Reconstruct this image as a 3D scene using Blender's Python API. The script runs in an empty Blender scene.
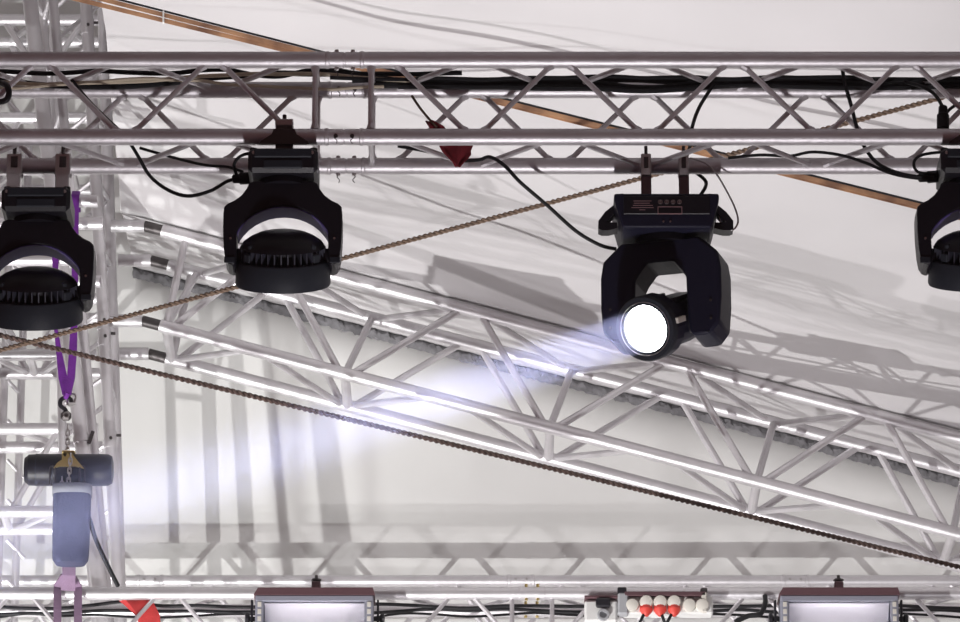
import bpy, math, random
from mathutils import Vector, Matrix, noise
random.seed(7)
S = bpy.context.scene
COL = S.collection
V = Vector
rad = math.radians

# ------------------------------------------------------------------ camera
F = 5000.0                    # focal length in pixels of the 960x622 frame
PITCH = rad(18.7)
CAM = V((0.0, -13.49, 1.6))
cd = bpy.data.cameras.new('camera'); cam = bpy.data.objects.new('camera', cd); COL.objects.link(cam)
cd.sensor_width = 36.0; cd.lens = 36.0 * F / 960.0; cd.clip_end = 200
cam.location = CAM; cam.rotation_euler = (math.pi/2 + PITCH, 0, 0)
S.camera = cam

# ------------------------------------------------------------------ world, lamps of the venue and added ones, exposure
w = bpy.data.worlds.new('world'); S.world = w; w.use_nodes = True
bg = w.node_tree.nodes['Background']
bg.inputs[0].default_value = (0.37, 0.17, 0.17, 1); bg.inputs[1].default_value = 0.26
S.view_settings.view_transform = 'Standard'; S.view_settings.look = 'None'
S.view_settings.gamma = 1.0; S.view_settings.use_curve_mapping = False
S.view_settings.exposure = -0.52

def spot(name, loc, target, power, angle, size, color=(1, 1, 1), blend=0.4):
    l = bpy.data.lights.new(name, 'SPOT'); o = bpy.data.objects.new(name, l); COL.objects.link(o)
    l.energy = power; l.spot_size = rad(angle); l.spot_blend = blend
    l.shadow_soft_size = size; l.color = color
    o.location = loc
    o.rotation_euler = (V(target) - V(loc)).to_track_quat('-Z', 'Y').to_euler()
    return o
# upward floor washes, then three unseen lamps added for fill and shadows
spot('floor_wash_light_left', (-2.9, 0.6, 1.0), (0.3, 7.8, 6.8), 3000, 108, 0.025, (1.0, 0.985, 0.975), 0.9)
spot('floor_wash_light_right', (1.6, 0.2, 1.0), (0.3, 7.8, 6.8), 330, 104, 0.06, (0.98, 0.97, 1.0), 1.0)
spot('upstage_floor_light', (-1.6, 3.3, 1.0), (1.0, 5.4, 8.0), 420, 76, 0.05, (1.0, 0.95, 0.98), 0.6)
spot('added_roof_rake_light', (-6.4, 4.0, 1.5), (0.6, 5.0, 8.2), 1500, 46, 0.05, (1.0, 0.97, 0.98), 0.5)  # added unseen lamp raking the roof for truss shadows and ripples
spot('added_left_bay_fill', (-3.6, 2.6, 1.0), (-2.9, 7.6, 9.4), 2100, 42, 0.08, (0.98, 1.0, 0.98), 0.7)  # added unseen fill that brightens the left bay and tower
spot('added_front_truss_fill', (0.2, -2.2, 0.9), (0.0, 0.0, 6.7), 900, 46, 0.10, (1.0, 0.95, 0.98), 0.6)  # added unseen fill for the underside of the front truss

# ------------------------------------------------------------------ pixels to places
def P(px, py, Y):
    d = (V((0, math.cos(PITCH), math.sin(PITCH))) + V((1, 0, 0)) * ((px - 480) / F)
         + V((0, -math.sin(PITCH), math.cos(PITCH))) * ((311 - py) / F))
    return CAM + d * ((Y - CAM.y) / d.y)

# ------------------------------------------------------------------ materials
MATS = {}
def mat(name, col, rough=0.5, metal=0.0, bump=0.0, bscale=40, var=0.0, vscale=6, emit=None, estr=0, spec=None, col2=None, stretch=None):
    m = bpy.data.materials.new(name); m.use_nodes = True
    nt = m.node_tree; b = nt.nodes['Principled BSDF']
    b.inputs['Base Color'].default_value = (*col, 1); b.inputs['Roughness'].default_value = rough
    b.inputs['Metallic'].default_value = metal
    if spec is not None: b.inputs['Specular IOR Level'].default_value = spec
    tc = nt.nodes.new('ShaderNodeTexCoord'); mp = nt.nodes.new('ShaderNodeMapping')
    nt.links.new(tc.outputs['Object'], mp.inputs[0])
    if stretch: mp.inputs['Scale'].default_value = stretch
    if var or col2:
        n = nt.nodes.new('ShaderNodeTexNoise'); n.inputs['Scale'].default_value = vscale; n.inputs['Detail'].default_value = 5
        nt.links.new(mp.outputs[0], n.inputs['Vector'])
        r = nt.nodes.new('ShaderNodeValToRGB')
        c2 = col2 if col2 else tuple(c * (1 - var) for c in col)
        r.color_ramp.elements[0].position = 0.35; r.color_ramp.elements[0].color = (*c2, 1)
        r.color_ramp.elements[1].position = 0.65; r.color_ramp.elements[1].color = (*col, 1)
        nt.links.new(n.outputs['Fac'], r.inputs[0]); nt.links.new(r.outputs[0], b.inputs['Base Color'])
    if bump:
        n2 = nt.nodes.new('ShaderNodeTexNoise'); n2.inputs['Scale'].default_value = bscale; n2.inputs['Detail'].default_value = 4
        nt.links.new(mp.outputs[0], n2.inputs['Vector'])
        bp = nt.nodes.new('ShaderNodeBump'); bp.inputs['Strength'].default_value = bump; bp.inputs['Distance'].default_value = 0.01
        nt.links.new(n2.outputs['Fac'], bp.inputs['Height']); nt.links.new(bp.outputs[0], b.inputs['Normal'])
    if emit:
        b.inputs['Emission Color'].default_value = (*emit, 1); b.inputs['Emission Strength'].default_value = estr
    MATS[name] = m
    return m
mat('aluminium', (0.78, 0.76, 0.78), 0.48, 0.75, 0.10, 60, 0.10, 9)
mat('weld', (0.85, 0.85, 0.86), 0.28, 1.0, 0.3, 200)
mat('steel', (0.62, 0.60, 0.60), 0.35, 1.0, 0.1, 80)
mat('dark_steel', (0.10, 0.09, 0.09), 0.45, 0.7)
mat('black_plastic', (0.012, 0.011, 0.016), 0.42, 0.0, 0.08, 150, spec=0.35)
mat('charcoal_plastic', (0.028, 0.032, 0.042), 0.55, 0.0, 0.06, 200, spec=0.25)
mat('navy_plastic', (0.016, 0.016, 0.036), 0.5, 0.0, 0.06, 160, spec=0.25)
mat('violet_lining', (0.12, 0.085, 0.30), 0.55, spec=0.15)
mat('fin_grey', (0.05, 0.05, 0.07), 0.5)
mat('rubber', (0.010, 0.010, 0.012), 0.55, spec=0.3)
mat('cream_cable', (0.62, 0.55, 0.42), 0.6)
mat('rope', (0.19, 0.125, 0.085), 0.8, 0, 0.4, 300, col2=(0.13, 0.085, 0.06), vscale=60)
mat('dark_rope', (0.13, 0.08, 0.065), 0.8, 0, 0.4, 300, col2=(0.06, 0.035, 0.03), vscale=60)
mat('tan_strap', (0.50, 0.28, 0.15), 0.75, 0, 0.2, 200, col2=(0.20, 0.10, 0.06), vscale=9)
mat('purple_sling', (0.17, 0.018, 0.30), 0.7, 0, 0.25, 150, var=0.25, vscale=20)
mat('pale_purple_sling', (0.22, 0.14, 0.22), 0.75, 0, 0.25, 150, var=0.15, vscale=20)
mat('brass', (0.78, 0.62, 0.25), 0.35, 0.9)
mat('bag_canvas', (0.045, 0.05, 0.105), 0.85, 0, 0.3, 120, var=0.25, vscale=14)
mat('bag_hem', (0.24, 0.25, 0.27), 0.8, 0, 0.3, 120)
mat('red_cloth', (0.22, 0.012, 0.022), 0.8, 0, 0.2, 100, var=0.3, vscale=25)
mat('red_web', (0.75, 0.06, 0.06), 0.7, 0, 0.2, 100, var=0.15, vscale=25)
mat('red_plug', (0.75, 0.07, 0.05), 0.45)
mat('white_box', (0.80, 0.80, 0.78), 0.5, 0, 0.05, 80)
mat('cream_cap', (0.74, 0.71, 0.64), 0.5)
mat('grey_box', (0.42, 0.43, 0.45), 0.5)
mat('lamp_grey', (0.34, 0.35, 0.42), 0.45, 0.2, 0.05, 120)
mat('hood_brown', (0.13, 0.065, 0.075), 0.5, 0.2, 0.08, 80)
mat('reflector', (0.86, 0.84, 0.88), 0.45, 0.3, 0.3, 12)
mat('added_tube_glow', (1, 1, 1), 0.3, emit=(1.0, 0.95, 0.97), estr=14)  # tube glow added to brighten the floodlight reflector
mat('display', (0.01, 0.01, 0.014), 0.15)
mat('print_pale', (0.42, 0.26, 0.27), 0.6)
mat('lens_glow', (1, 1, 1), 0.3, emit=(0.97, 0.98, 1.0), estr=30)
mat('led_lens', (0.20, 0.22, 0.28), 0.1)
mat('stage_floor', (0.42, 0.37, 0.39), 0.7, 0, 0.1, 30, var=0.2, vscale=2)
def canvas(name, col, bs):
    m = mat(name, col, 0.78, 0, 0.12, bs, var=0.05, vscale=1.3, spec=0.25)
    return m
canvas('wall_canvas', (0.84, 0.84, 0.82), 9)
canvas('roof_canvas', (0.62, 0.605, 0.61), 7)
mat('shaded_hem_canvas', (0.20, 0.195, 0.205), 0.85, 0, 0.6, 60, var=0.35, vscale=30)  # grey fabric, darkened so its colour carries the shade of the wrinkles
g = bpy.data.materials.new('clear_glass'); g.use_nodes = True
b = g.node_tree.nodes['Principled BSDF']; b.inputs['Transmission Weight'].default_value = 1; b.inputs['Roughness'].default_value = 0.02
b.inputs['Base Color'].default_value = (0.97, 0.97, 1, 1); b.inputs['IOR'].default_value = 1.3
MATS['clear_glass'] = g

# ------------------------------------------------------------------ mesh helpers
class MB:
    def __init__(s): s.v = []; s.f = []
    def add(s, vs, fs):
        n = len(s.v); s.v += [V(q) for q in vs]; s.f += [[i + n for i in f] for f in fs]; return s
    def tube(s, a, b, r, seg=10, r2=None, cap=True):
        a, b = V(a), V(b); r2 = r if r2 is None else r2
        d = (b - a).normalized(); x = d.orthogonal().normalized(); y = d.cross(x)
        vs = []
        for c, rr in ((a, r), (b, r2)):
            for i in range(seg):
                t = 2 * math.pi * i / seg; vs.append(c + (x * math.cos(t) + y * math.sin(t)) * rr)
        fs = [[i, (i + 1) % seg, seg + (i + 1) % seg, seg + i] for i in range(seg)]
        if cap: fs += [list(range(seg))[::-1], list(range(seg, 2 * seg))]
        return s.add(vs, fs)
    def box(s, c, sz, M=None, bev=0.0):
        c = V(c); x, y, z = (q / 2 for q in sz)
        if bev <= 0:
            vs = [V((sx * x, sy * y, sz_ * z)) for sx in (-1, 1) for sy in (-1, 1) for sz_ in (-1, 1)]
            fs = [[0, 1, 3, 2], [4, 6, 7, 5], [0, 4, 5, 1], [2, 3, 7, 6], [0, 2, 6, 4], [1, 5, 7, 3]]
        else:   # chamfered box: three inset rectangles per axis
            b_ = min(bev, x * .99, y * .99, z * .99); vs = []; idx = {}
            for sx in (-1, 1):
                for sy in (-1, 1):
                    for q in (-1, 1):
                        for k, off in enumerate(((0, 1, 1), (1, 0, 1), (1, 1, 0))):
                            idx[sx, sy, q, k] = len(vs)
                            vs.append(V((sx * (x - b_ * off[0]), sy * (y - b_ * off[1]), q * (z - b_ * off[2]))))
            fs = []
            for k in range(3):
                for sg in (-1, 1):
                    q4 = []
                    for (u, v_) in ((-1, -1), (1, -1), (1, 1), (-1, 1)):
                        t = [0, 0, 0]; t[k] = sg; t[(k + 1) % 3] = u; t[(k + 2) % 3] = v_
                        q4.append(idx[t[0], t[1], t[2], k])
                    fs.append(q4 if sg > 0 else q4[::-1])
            for k in range(3):      # edges along axis k
                k1, k2 = (k + 1) % 3, (k + 2) % 3
                for s1 in (-1, 1):
                    for s2 in (-1, 1):
                        t0 = [0, 0, 0]; t0[k] = -1; t0[k1] = s1; t0[k2] = s2; t1 = t0[:]; t1[k] = 1
                        q4 = [idx[(*t0, k1)], idx[(*t1, k1)], idx[(*t1, k2)], idx[(*t0, k2)]]
                        fs.append(q4 if s1 * s2 < 0 else q4[::-1])
            for sx in (-1, 1):
                for sy in (-1, 1):
                    for q in (-1, 1):
                        t3 = [idx[sx, sy, q, 0], idx[sx, sy, q, 1], idx[sx, sy, q, 2]]
                        fs.append(t3 if sx * sy * q > 0 else t3[::-1])
        if M is not None: vs = [M @ v for v in vs]
        return s.add([c + v for v in vs], fs)
    def lathe(s, prof, o=(0, 0, 0), d=(0, 0, 1), seg=32, capends=True):
        o, d = V(o), V(d).normalized(); x = d.orthogonal().normalized(); y = d.cross(x); vs = []
        for (t, r) in prof:
            for i in range(seg):
                a = 2 * math.pi * i / seg; vs.append(o + d * t + (x * math.cos(a) + y * math.sin(a)) * r)
        fs = []
        for k in range(len(prof) - 1):
            fs += [[k * seg + i, k * seg + (i + 1) % seg, (k + 1) * seg + (i + 1) % seg, (k + 1) * seg + i] for i in range(seg)]
        if capends:
            fs += [list(range(seg))[::-1], list(range((len(prof) - 1) * seg, len(prof) * seg))]
        return s.add(vs, fs)
    def prism(s, outline, y0, y1, M=None):
        """outline of (x, z) points (counter-clockwise seen from -Y), extruded from y0 to y1"""
        n = len(outline); vs = [V((x, y0, z)) for x, z in outline] + [V((x, y1, z)) for x, z in outline]
        fs = [list(range(n)), list(range(n, 2 * n))[::-1]] + [[i, n + i, n + (i + 1) % n, (i + 1) % n] for i in range(n)]
        if M is not None: vs = [M @ v for v in vs]
        return s.add(vs, fs)
    def strip(s, left, right, y0, y1):
        """solid between two polylines of (x, z) with equal counts, extruded in y: used for arches"""
        n = len(left); vs = []
        for (a, b_) in zip(left, right):
            vs += [V((a[0], y0, a[1])), V((b_[0], y0, b_[1])), V((b_[0], y1, b_[1])), V((a[0], y1, a[1]))]
        fs = [[0, 3, 2, 1], [4 * n - 4, 4 * n - 3, 4 * n - 2, 4 * n - 1]]
        for i in range(n - 1):
            for k in range(4):
                fs.append([4 * i + k, 4 * i + (k + 1) % 4, 4 * i + 4 + (k + 1) % 4, 4 * i + 4 + k])
        return s.add(vs, fs)
    def path(s, pts, r, seg=8, smooth=6):
        pts = [V(p) for p in pts]
        if smooth and len(pts) > 2:
            q = []
            for i in range(len(pts) - 1):
                p0, p1, p2, p3 = pts[max(i - 1, 0)], pts[i], pts[i + 1], pts[min(i + 2, len(pts) - 1)]
                for k in range(smooth):
                    t = k / smooth
                    q.append(0.5 * ((2 * p1) + (p2 - p0) * t + (2 * p0 - 5 * p1 + 4 * p2 - p3) * t * t + (3 * p1 - p0 - 3 * p2 + p3) * t ** 3))
            q.append(pts[-1]); pts = q
        d = (pts[1] - pts[0]).normalized(); x = d.orthogonal().normalized(); vs = []; n = len(pts)
        for i, p in enumerate(pts):
            d = (pts[min(i + 1, n - 1)] - pts[max(i - 1, 0)]).normalized()
            x = (x - d * x.dot(d)).normalized(); y = d.cross(x)
            for k in range(seg):
                a = 2 * math.pi * k / seg; vs.append(p + (x * math.cos(a) + y * math.sin(a)) * r)
        fs = [[i * seg + k, i * seg + (k + 1) % seg, (i + 1) * seg + (k + 1) % seg, (i + 1) * seg + k] for i in range(n - 1) for k in range(seg)]
        fs += [list(range(seg))[::-1], list(range((n - 1) * seg, n * seg))]
        return s.add(vs, fs)
    def torus(s, c, R, r, axis=(0, 1, 0), su=16, sv=6, stretch=None):
        c = V(c); d = V(axis).normalized(); x = d.orthogonal().normalized(); y = d.cross(x); vs = []
        if stretch is not None:      # stretch: (unit vector, length added) makes a chain link
            x = V(stretch[0]).normalized(); y = d.cross(x)
        for i in range(su):
            a = 2 * math.pi * i / su; e = x * math.cos(a) + y * math.sin(a); o = V((0, 0, 0))
            if stretch is not None: o = x * (stretch[1] / 2 * (1 if math.cos(a) > 0 else -1))
            for k in range(sv):
                t = 2 * math.pi * k / sv; vs.append(c + o + e * (R + r * math.cos(t)) + d * (r * math.sin(t)))
        fs = [[i * sv + k, ((i + 1) % su) * sv + k, ((i + 1) % su) * sv + (k + 1) % sv, i * sv + (k + 1) % sv] for i in range(su) for k in range(sv)]
        return s.add(vs, fs)
    def build(s, name, m, parent=None, off=None, smooth=30, xf=None):
        me = bpy.data.meshes.new(name)
        o_ = V(off) if off is not None else V((0, 0, 0))
        vs = [(xf @ v if xf is not None else v) - o_ for v in s.v]
        me.from_pydata([tuple(v) for v in vs], [], s.f); me.update()
        import bmesh
        bm = bmesh.new(); bm.from_mesh(me); bmesh.ops.recalc_face_normals(bm, faces=bm.faces); bm.to_mesh(me); bm.free()
        if smooth:
            me.shade_smooth(); me.set_sharp_from_angle(angle=rad(smooth))
        me.materials.append(MATS[m])
        o = bpy.data.objects.new(name, me); COL.objects.link(o)
        if parent is not None: o.parent = parent
        return o

def tag(o, label=None, cat=None, group=None, kind=None):
    if label: o['label'] = label
    if cat: o['category'] = cat
    if group: o['group'] = group
    if kind: o['kind'] = kind
    return o
def thing(name, loc, label, cat, group=None, rz=0.0):
    o = bpy.data.objects.new(name, None); COL.objects.link(o); o.location = loc; o.rotation_euler = (0, 0, rz)
    o.empty_display_size = 0.1
    return tag(o, label, cat, group)
def solo(mb, name, m, label, cat, group=None, base=None, smooth=40, kind=None):
    """a thing that is one mesh, its origin at its lowest point"""
    if base is None: base = min(mb.v, key=lambda q: q.z)
    base = V(base); o = mb.build(name, m, None, base, smooth); o.location = base
    return tag(o, label, cat, group, kind)
def copy_tree(o, parent=None):
    c = o.copy(); COL.objects.link(c); c.parent = parent
    for ch in list(o.children): copy_tree(ch, c)
    return c

# ================================================================== the setting
RY, RD = 6.30, 0.44           # rafter front plane and depth
WALL_Y = 7.80
A0 = P(337, 276, RY); A1 = P(880, 417, RY)         # rafter top front chord
RS = (A1.z - A0.z) / (A1.x - A0.x)                 # slope of the rafter and the roof
def rafter_top(x): return A0.z + RS * (x - A0.x)
H0 = P(364, 326, WALL_Y); H1 = P(911, 465, WALL_Y)
HS = (H1.z - H0.z) / (H1.x - H0.x)
def hem_z(x): return H0.z + HS * (x - H0.x)

def roof_z(x, y):
    zr = rafter_top(x) + 0.035
    if y > RY:
        t = (y - RY) / (WALL_Y - RY)
        z = zr + (hem_z(x) - zr) * (t ** 0.75)
    else:
        t = RY - y
        z = zr + 0.075 * (1 - math.exp(-t / 0.35)) + 0.012 * t
        amp = 0.034 * (1 - math.exp(-t / 0.5))
        z += amp * noise.noise(V((x * 0.9, y * 1.9, 3.1))) * 1.6
        z += amp * 0.55 * noise.noise(V((x * 2.4 + y * 0.8, y * 3.2, 8.7)))
    return z
def edge_x(y): return -1.51 + 0.035 * (6.3 - y)       # left edge of the low roof, beside the tower
HIGH = 10.9                                            # lining of the taller bay round the tower
ys = [-2.2 + (WALL_Y + 2.2) * j / 200 for j in range(201)]
m = MB(); n = 241
m.add([((lambda x: (x, y, roof_z(x, y)))(edge_x(y) + (7 - edge_x(y)) * (i / (n - 1)))) for y in ys for i in range(n)],
      [[j * n + i, j * n + i + 1, (j + 1) * n + i + 1, (j + 1) * n + i] for j in range(len(ys) - 1) for i in range(n - 1)])
k0 = len(m.v); m.v += [V((edge_x(y), y, HIGH)) for y in ys]            # upright valance up to the taller bay
m.f += [[j * n, k0 + j, k0 + j + 1, (j + 1) * n] for j in range(len(ys) - 1)]
k1 = len(m.v); m.v += [V((-7, y, HIGH)) for y in ys]
m.f += [[k0 + j, k1 + j, k1 + j + 1, k0 + j + 1] for j in range(len(ys) - 1)]
roof = m.build('ceiling', 'roof_canvas', smooth=40); tag(roof, 'pale grey rippled canvas roof lining sloping down over the trusses', kind='structure')
sm = roof.modifiers.new('thickness', 'SOLIDIFY'); sm.thickness = 0.006; sm.offset = 0
xs = [-7 + 14 * i / 280 for i in range(281)]
n = len(xs)
m = MB(); zs = [k / 40 for k in range(41)]
def wall_pt(x, t):
    z = t * (hem_z(x) if x > edge_x(WALL_Y) else HIGH)
    y = WALL_Y + 0.012 * noise.noise(V((x * 0.8, z * 0.7, 1.3))) * (1 - t ** 6)
    return (x, y, z)
m.add([wall_pt(x, t) for t in zs for x in xs],
      [[j * n + i, j * n + i + 1, (j + 1) * n + i + 1, (j + 1) * n + i] for j in range(40) for i in range(n - 1)])
wall = m.build('wall_back', 'wall_canvas', smooth=180); tag(wall, 'white canvas back wall of the stage', kind='structure')
sm = wall.modifiers.new('thickness', 'SOLIDIFY'); sm.thickness = 0.006; sm.offset = -1

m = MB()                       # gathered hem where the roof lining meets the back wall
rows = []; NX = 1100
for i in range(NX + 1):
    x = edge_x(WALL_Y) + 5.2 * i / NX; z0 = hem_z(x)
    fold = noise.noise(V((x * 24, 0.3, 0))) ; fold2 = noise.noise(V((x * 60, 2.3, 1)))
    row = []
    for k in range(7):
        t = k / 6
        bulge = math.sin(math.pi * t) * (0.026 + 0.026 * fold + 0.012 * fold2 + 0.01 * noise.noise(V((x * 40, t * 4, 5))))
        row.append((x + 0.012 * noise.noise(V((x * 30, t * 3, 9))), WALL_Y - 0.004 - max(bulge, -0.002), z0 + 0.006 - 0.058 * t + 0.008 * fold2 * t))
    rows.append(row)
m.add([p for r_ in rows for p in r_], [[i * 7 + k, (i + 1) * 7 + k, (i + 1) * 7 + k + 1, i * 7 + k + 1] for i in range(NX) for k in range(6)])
hem = m.build('trim_1', 'shaded_hem_canvas', smooth=25); tag(hem, 'gathered grey hem with painted wrinkle shade along the roof and back wall corner', kind='structure')

m = MB(); m.box((0, -3.0, -0.05), (16, 24, 0.1))
tag(m.build('floor', 'stage_floor', smooth=0), 'grey stage floor', kind='structure')

# ================================================================== trusses
def brace(a, b_, r, parent, off, name='brace', seg=8, weld=0.0, m='aluminium'):
    mb = MB().tube(a, b_, r, seg)
    if weld:
        d = (V(b_) - V(a)).normalized()
        mb.tube(V(a) + d * .024, V(a) + d * 0.042, r * weld * 1.2, seg, r * 1.02); mb.tube(V(b_) - d * 0.042, V(b_) - d * .024, r * 1.02, seg, r * weld * 1.2)
    return mb.build(name, m, parent, off)

# ---- front lighting truss: two bolted sections, chords 239 mm apart
TZT = P(480, 60, 0).z; TZB = TZT - 0.2385; TD = 0.24
CR, BR = 0.0245, 0.0082
front = thing('lighting_truss', (0, 0, TZB - CR), 'front aluminium box truss carrying the moving heads and the cable bundle', 'truss')
fo = V(front.location)
JX = (344.5 - 480) / 346.0
corner = {'ft': (0, TZT), 'fb': (0, TZB), 'rt': (TD, TZT), 'rb': (TD, TZB)}
def cp(k, x): return V((x, corner[k][0], corner[k][1]))
XL, XR = -2.6, 2.6
for k in corner:
    for (a, b_) in ((XL, JX - 0.052), (JX + 0.052, XR)):
        MB().tube(cp(k, a), cp(k, b_), CR, 20).build('chord', 'aluminium', front, fo)
    c = MB().lathe([(-0.056, CR * 1.0), (-0.054, CR * 1.05), (-0.046, CR * 1.05), (-0.044, CR * 0.97), (-0.003, CR * 0.97), (-0.002, CR * 0.9),
                    (0.002, CR * 0.9), (0.003, CR * 0.97), (0.044, CR * 0.97), (0.046, CR * 1.05), (0.054, CR * 1.05), (0.056, CR)],
                   cp(k, JX), (1, 0, 0), 20).build('coupler', 'aluminium', front, fo)
    for s in (-1, 1):
        x = JX + s * 0.0235
        vert = k in ('ft', 'rb')
        p = cp(k, x); d = V((0, 0.0, 1)) if vert else V((0, 1, 0.25)).normalized()
        MB().tube(p - d * (CR + 0.006), p + d * (CR + 0.006), 0.0065, 8).build('bolt', 'dark_steel' if not vert else 'steel', c, fo)
        q = p - d * (CR + 0.004)
        MB().path([q, q + V((0.003 * s, -0.005, -0.008)), q + V((-0.004 * s, -0.006, -0.017)), q + V((0.002, -0.005, -0.026))], 0.0013, 5, 4).build('spring_clip', 'dark_steel', c, fo)
aR = [0.234 + 0.5 * k for k in range(-1, 5)]; bR = [-0.020 + 0.5 * k for k in range(0, 5)]
aL = [-0.772 - 0.5 * k for k in range(0, 4)]; bL = [-0.522 - 0.5 * k for k in range(0, 5)]
G = 0.012
def faces(A, B, lo, hi):
    for x in A:
        for s in (-1, 1):
            xa, xb = x + s * G, x + s * (0.252 - G)
            if not (lo - 1e-6 <= xa <= hi and lo - 1e-6 <= xb <= hi): continue
            for (ka, kb) in (('ft', 'fb'), ('ft', 'rt')):     # a-nodes: top of front face; rear of top plane
                pass
            p, q = cp('ft', xa), cp('fb', xb)
            brace(p, q, BR, front, fo, weld=1.45)
            brace(cp('rb', xa), cp('rt', xb), BR, front, fo, weld=1.45)
            brace(cp('rt', xa), cp('ft', xb), BR, front, fo, weld=1.45)
            brace(cp('fb', xa), cp('rb', xb), BR, front, fo, weld=1.45)
faces(aR, bR, JX + 0.06, XR); faces(aL, bL, XL, JX - 0.06)
for x in ((315 - 480) / 346.0, (371 - 480) / 346.0):
    for (k1, k2) in (('ft', 'fb'), ('rt', 'rb'), ('ft', 'rt'), ('fb', 'rb')):
        brace(cp(k1, x), cp(k2, x), BR, front, fo, 'end_post', weld=1.4)

# ---- generic box truss between two points
def box_truss(name, label, p0, p1, depth, up, h, cr, br, period, phase=0.0, group=None, posts=True, seg=14, extra=False, cat='truss', both=True):
    p0, p1, up = V(p0), V(p1), V(up).normalized()
    u = (p1 - p0).normalized(); L = (p1 - p0).length; dv = V(depth)
    base = min((p0, p1, p0 + dv, p1 + dv, p0 + up * h), key=lambda q: q.z).copy(); base.z -= cr
    t = thing(name, base, label, cat, group)
    c = {'fb': V((0, 0, 0)), 'ft': up * h, 'rb': dv, 'rt': up * h + dv}
    at = lambda k, s: p0 + u * s + c[k]
    for k in c: MB().tube(at(k, 0), at(k, L), cr, seg).build('chord', 'aluminium', t, base)
    s = phase
    hp = period / 2; g_ = min(0.035, period * .06)
    while s < L + period:
        for sg in (-1, 1):
            a, b_ = s + sg * g_, s + sg * (hp - g_)          # bottom node at s, top node half a period away
            if 0 <= a <= L and 0 <= b_ <= L:
                brace(at('fb', a), at('ft', b_), br, t, base); brace(at('rb', a), at('rt', b_), br, t, base)
                if both:
                    brace(at('rb', a), at('fb', b_), br, t, base); brace(at('rt', b_), at('ft', a), br, t, base)
        if posts and 0 <= s <= L:
            brace(at('fb', s), at('rb', s), br * 1.35, t, base, 'cross_tube')
        s += period
    return t, at, base

# ---- sloping roof rafter truss
def rz(x0, y0, x1, y1): return P(x0, y0, RY), P(x1, y1, RY)
b0 = P(139, 320, RY); b1 = P(560, 430, RY); dirn = (b1 - b0).normalized()
RL = 4.6
upv = V((-dirn.z, 0, dirn.x))
if upv.z < 0: upv = -upv
rh = (rafter_top(b1.x) - b1.z) * dirn.x
start = P(160, 325.5, RY)
nodes_x = [P(166, 327, RY).x, P(345, 374, RY).x, P(550, 427.5, RY).x, P(757, 481.5, RY).x, P(953, 533, RY).x]
nodes_x.append(nodes_x[-1] + 0.87)
base = P(480, 700, RY); base = V((nodes_x[-1], RY, start.z + dirn.z / dirn.x * (nodes_x[-1] - start.x) - 0.03))
raf = thing('roof_truss', base, 'sloping aluminium box truss under the roof lining from tower down to back truss', 'truss')
dv = V((0, RD, 0))
def bpt(x): return V((x, RY, b0.z + dirn.z / dirn.x * (x - b0.x)))
def tpt(x): return V((x, RY, rafter_top(x)))
xe = nodes_x[-1] + 0.2; x0 = start.x; RCR = 0.0275
for f_ in (bpt, tpt):
    for o_ in (V((0, 0, 0)), dv):
        MB().tube(f_(x0) + o_, f_(xe) + o_, RCR, 16).build('chord', 'aluminium', raf, base)
        hx = x0 - 0.075          # hinge coupler and stub towards the tower
        MB().tube(f_(x0) + o_, f_(hx) + o_, RCR * 0.86, 14).build('hinge_coupler', 'dark_steel', raf, base)
        MB().tube(f_(hx) + o_, f_(hx) + o_ + V((-0.14, 0, 0.0)), RCR, 14).build('stub', 'aluminium', raf, base)
rb_ = 0.0155
tops = [(nodes_x[i] + nodes_x[i + 1]) / 2 + 0.10 for i in range(len(nodes_x) - 1)]
tops[0] = P(272, 260, RY).x
for i, x in enumerate(nodes_x):
    brace(bpt(x), bpt(x) + dv, 0.020, raf, base, 'cross_tube', 12)
    for j, s in ((i - 1, -1), (i, 1)):
        if 0 <= j < len(tops):
            tx = tops[j] - s * 0.035
            for o_ in (V((0, 0, 0)), dv):
                brace(bpt(x + s * 0.02) + o_, tpt(tx) + o_, rb_, raf, base, 'brace', 10)
            # top plane: rear node above the bottom node, front node at the top node
            brace(tpt(x + 0.10 + s * 0.02) + dv, tpt(tx), rb_ * 0.9, raf, base, 'brace', 10)
            brace(bpt(x) + dv + V((s * 0.02, 0, 0)), bpt(x + s * 0.36), rb_ * 0.9, raf, base, 'brace', 10)
    brace(bpt(x), tpt(x + 0.10) + dv, rb_, raf, base, 'brace', 10)
xp = P(186, 237, RY).x
for o_ in (V((0, 0, 0)), dv):
    brace(bpt(nodes_x[0]) + o_, tpt(xp) + o_, 0.016, raf, base, 'end_post', 10)

# ---- lower back truss that the hoist carries
BY = 4.90
p = P(480, 593.5, BY); LBZ = p.z
low, low_at, low_b = box_truss('hoisted_truss', 'white lit horizontal truss with floodlights and power strip on slings', (-2.9, BY, LBZ - 0.25), (2.9, BY, LBZ - 0.25),
          (0, 0.25, 0), (0, 0, 1), 0.25, 0.0250, 0.0085, 0.56, 0.31, posts=False)
for x in (P(512, 600, BY).x, P(552, 600, BY).x):
    for (k1, k2) in (('ft', 'fb'), ('rt', 'rb'), ('ft', 'rt')):
        brace(low_at(k1, x + 2.9), low_at(k2, x + 2.9), 0.0085, low, low_b, 'end_post')
jx = P(532, 593, BY).x
for k in ('ft', 'rt'):
    c = MB().lathe([(-0.05, .0255), (-0.048, .027), (-0.04, .027), (-0.003, .0262), (0.003, .0262), (0.04, .027), (0.048, .027), (0.05, .0255)], low_at(k, jx + 2.9), (1, 0, 0), 16).build('coupler', 'aluminium', low, low_b)
    for s in (-1, 1):
        q = low_at(k, jx + 2.9 + s * 0.022); MB().tube(q + V((0, -0.01, -0.03)), q + V((0, -0.01, 0.034)), 0.006, 8).build('bolt', 'brass', c, low_b)
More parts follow.
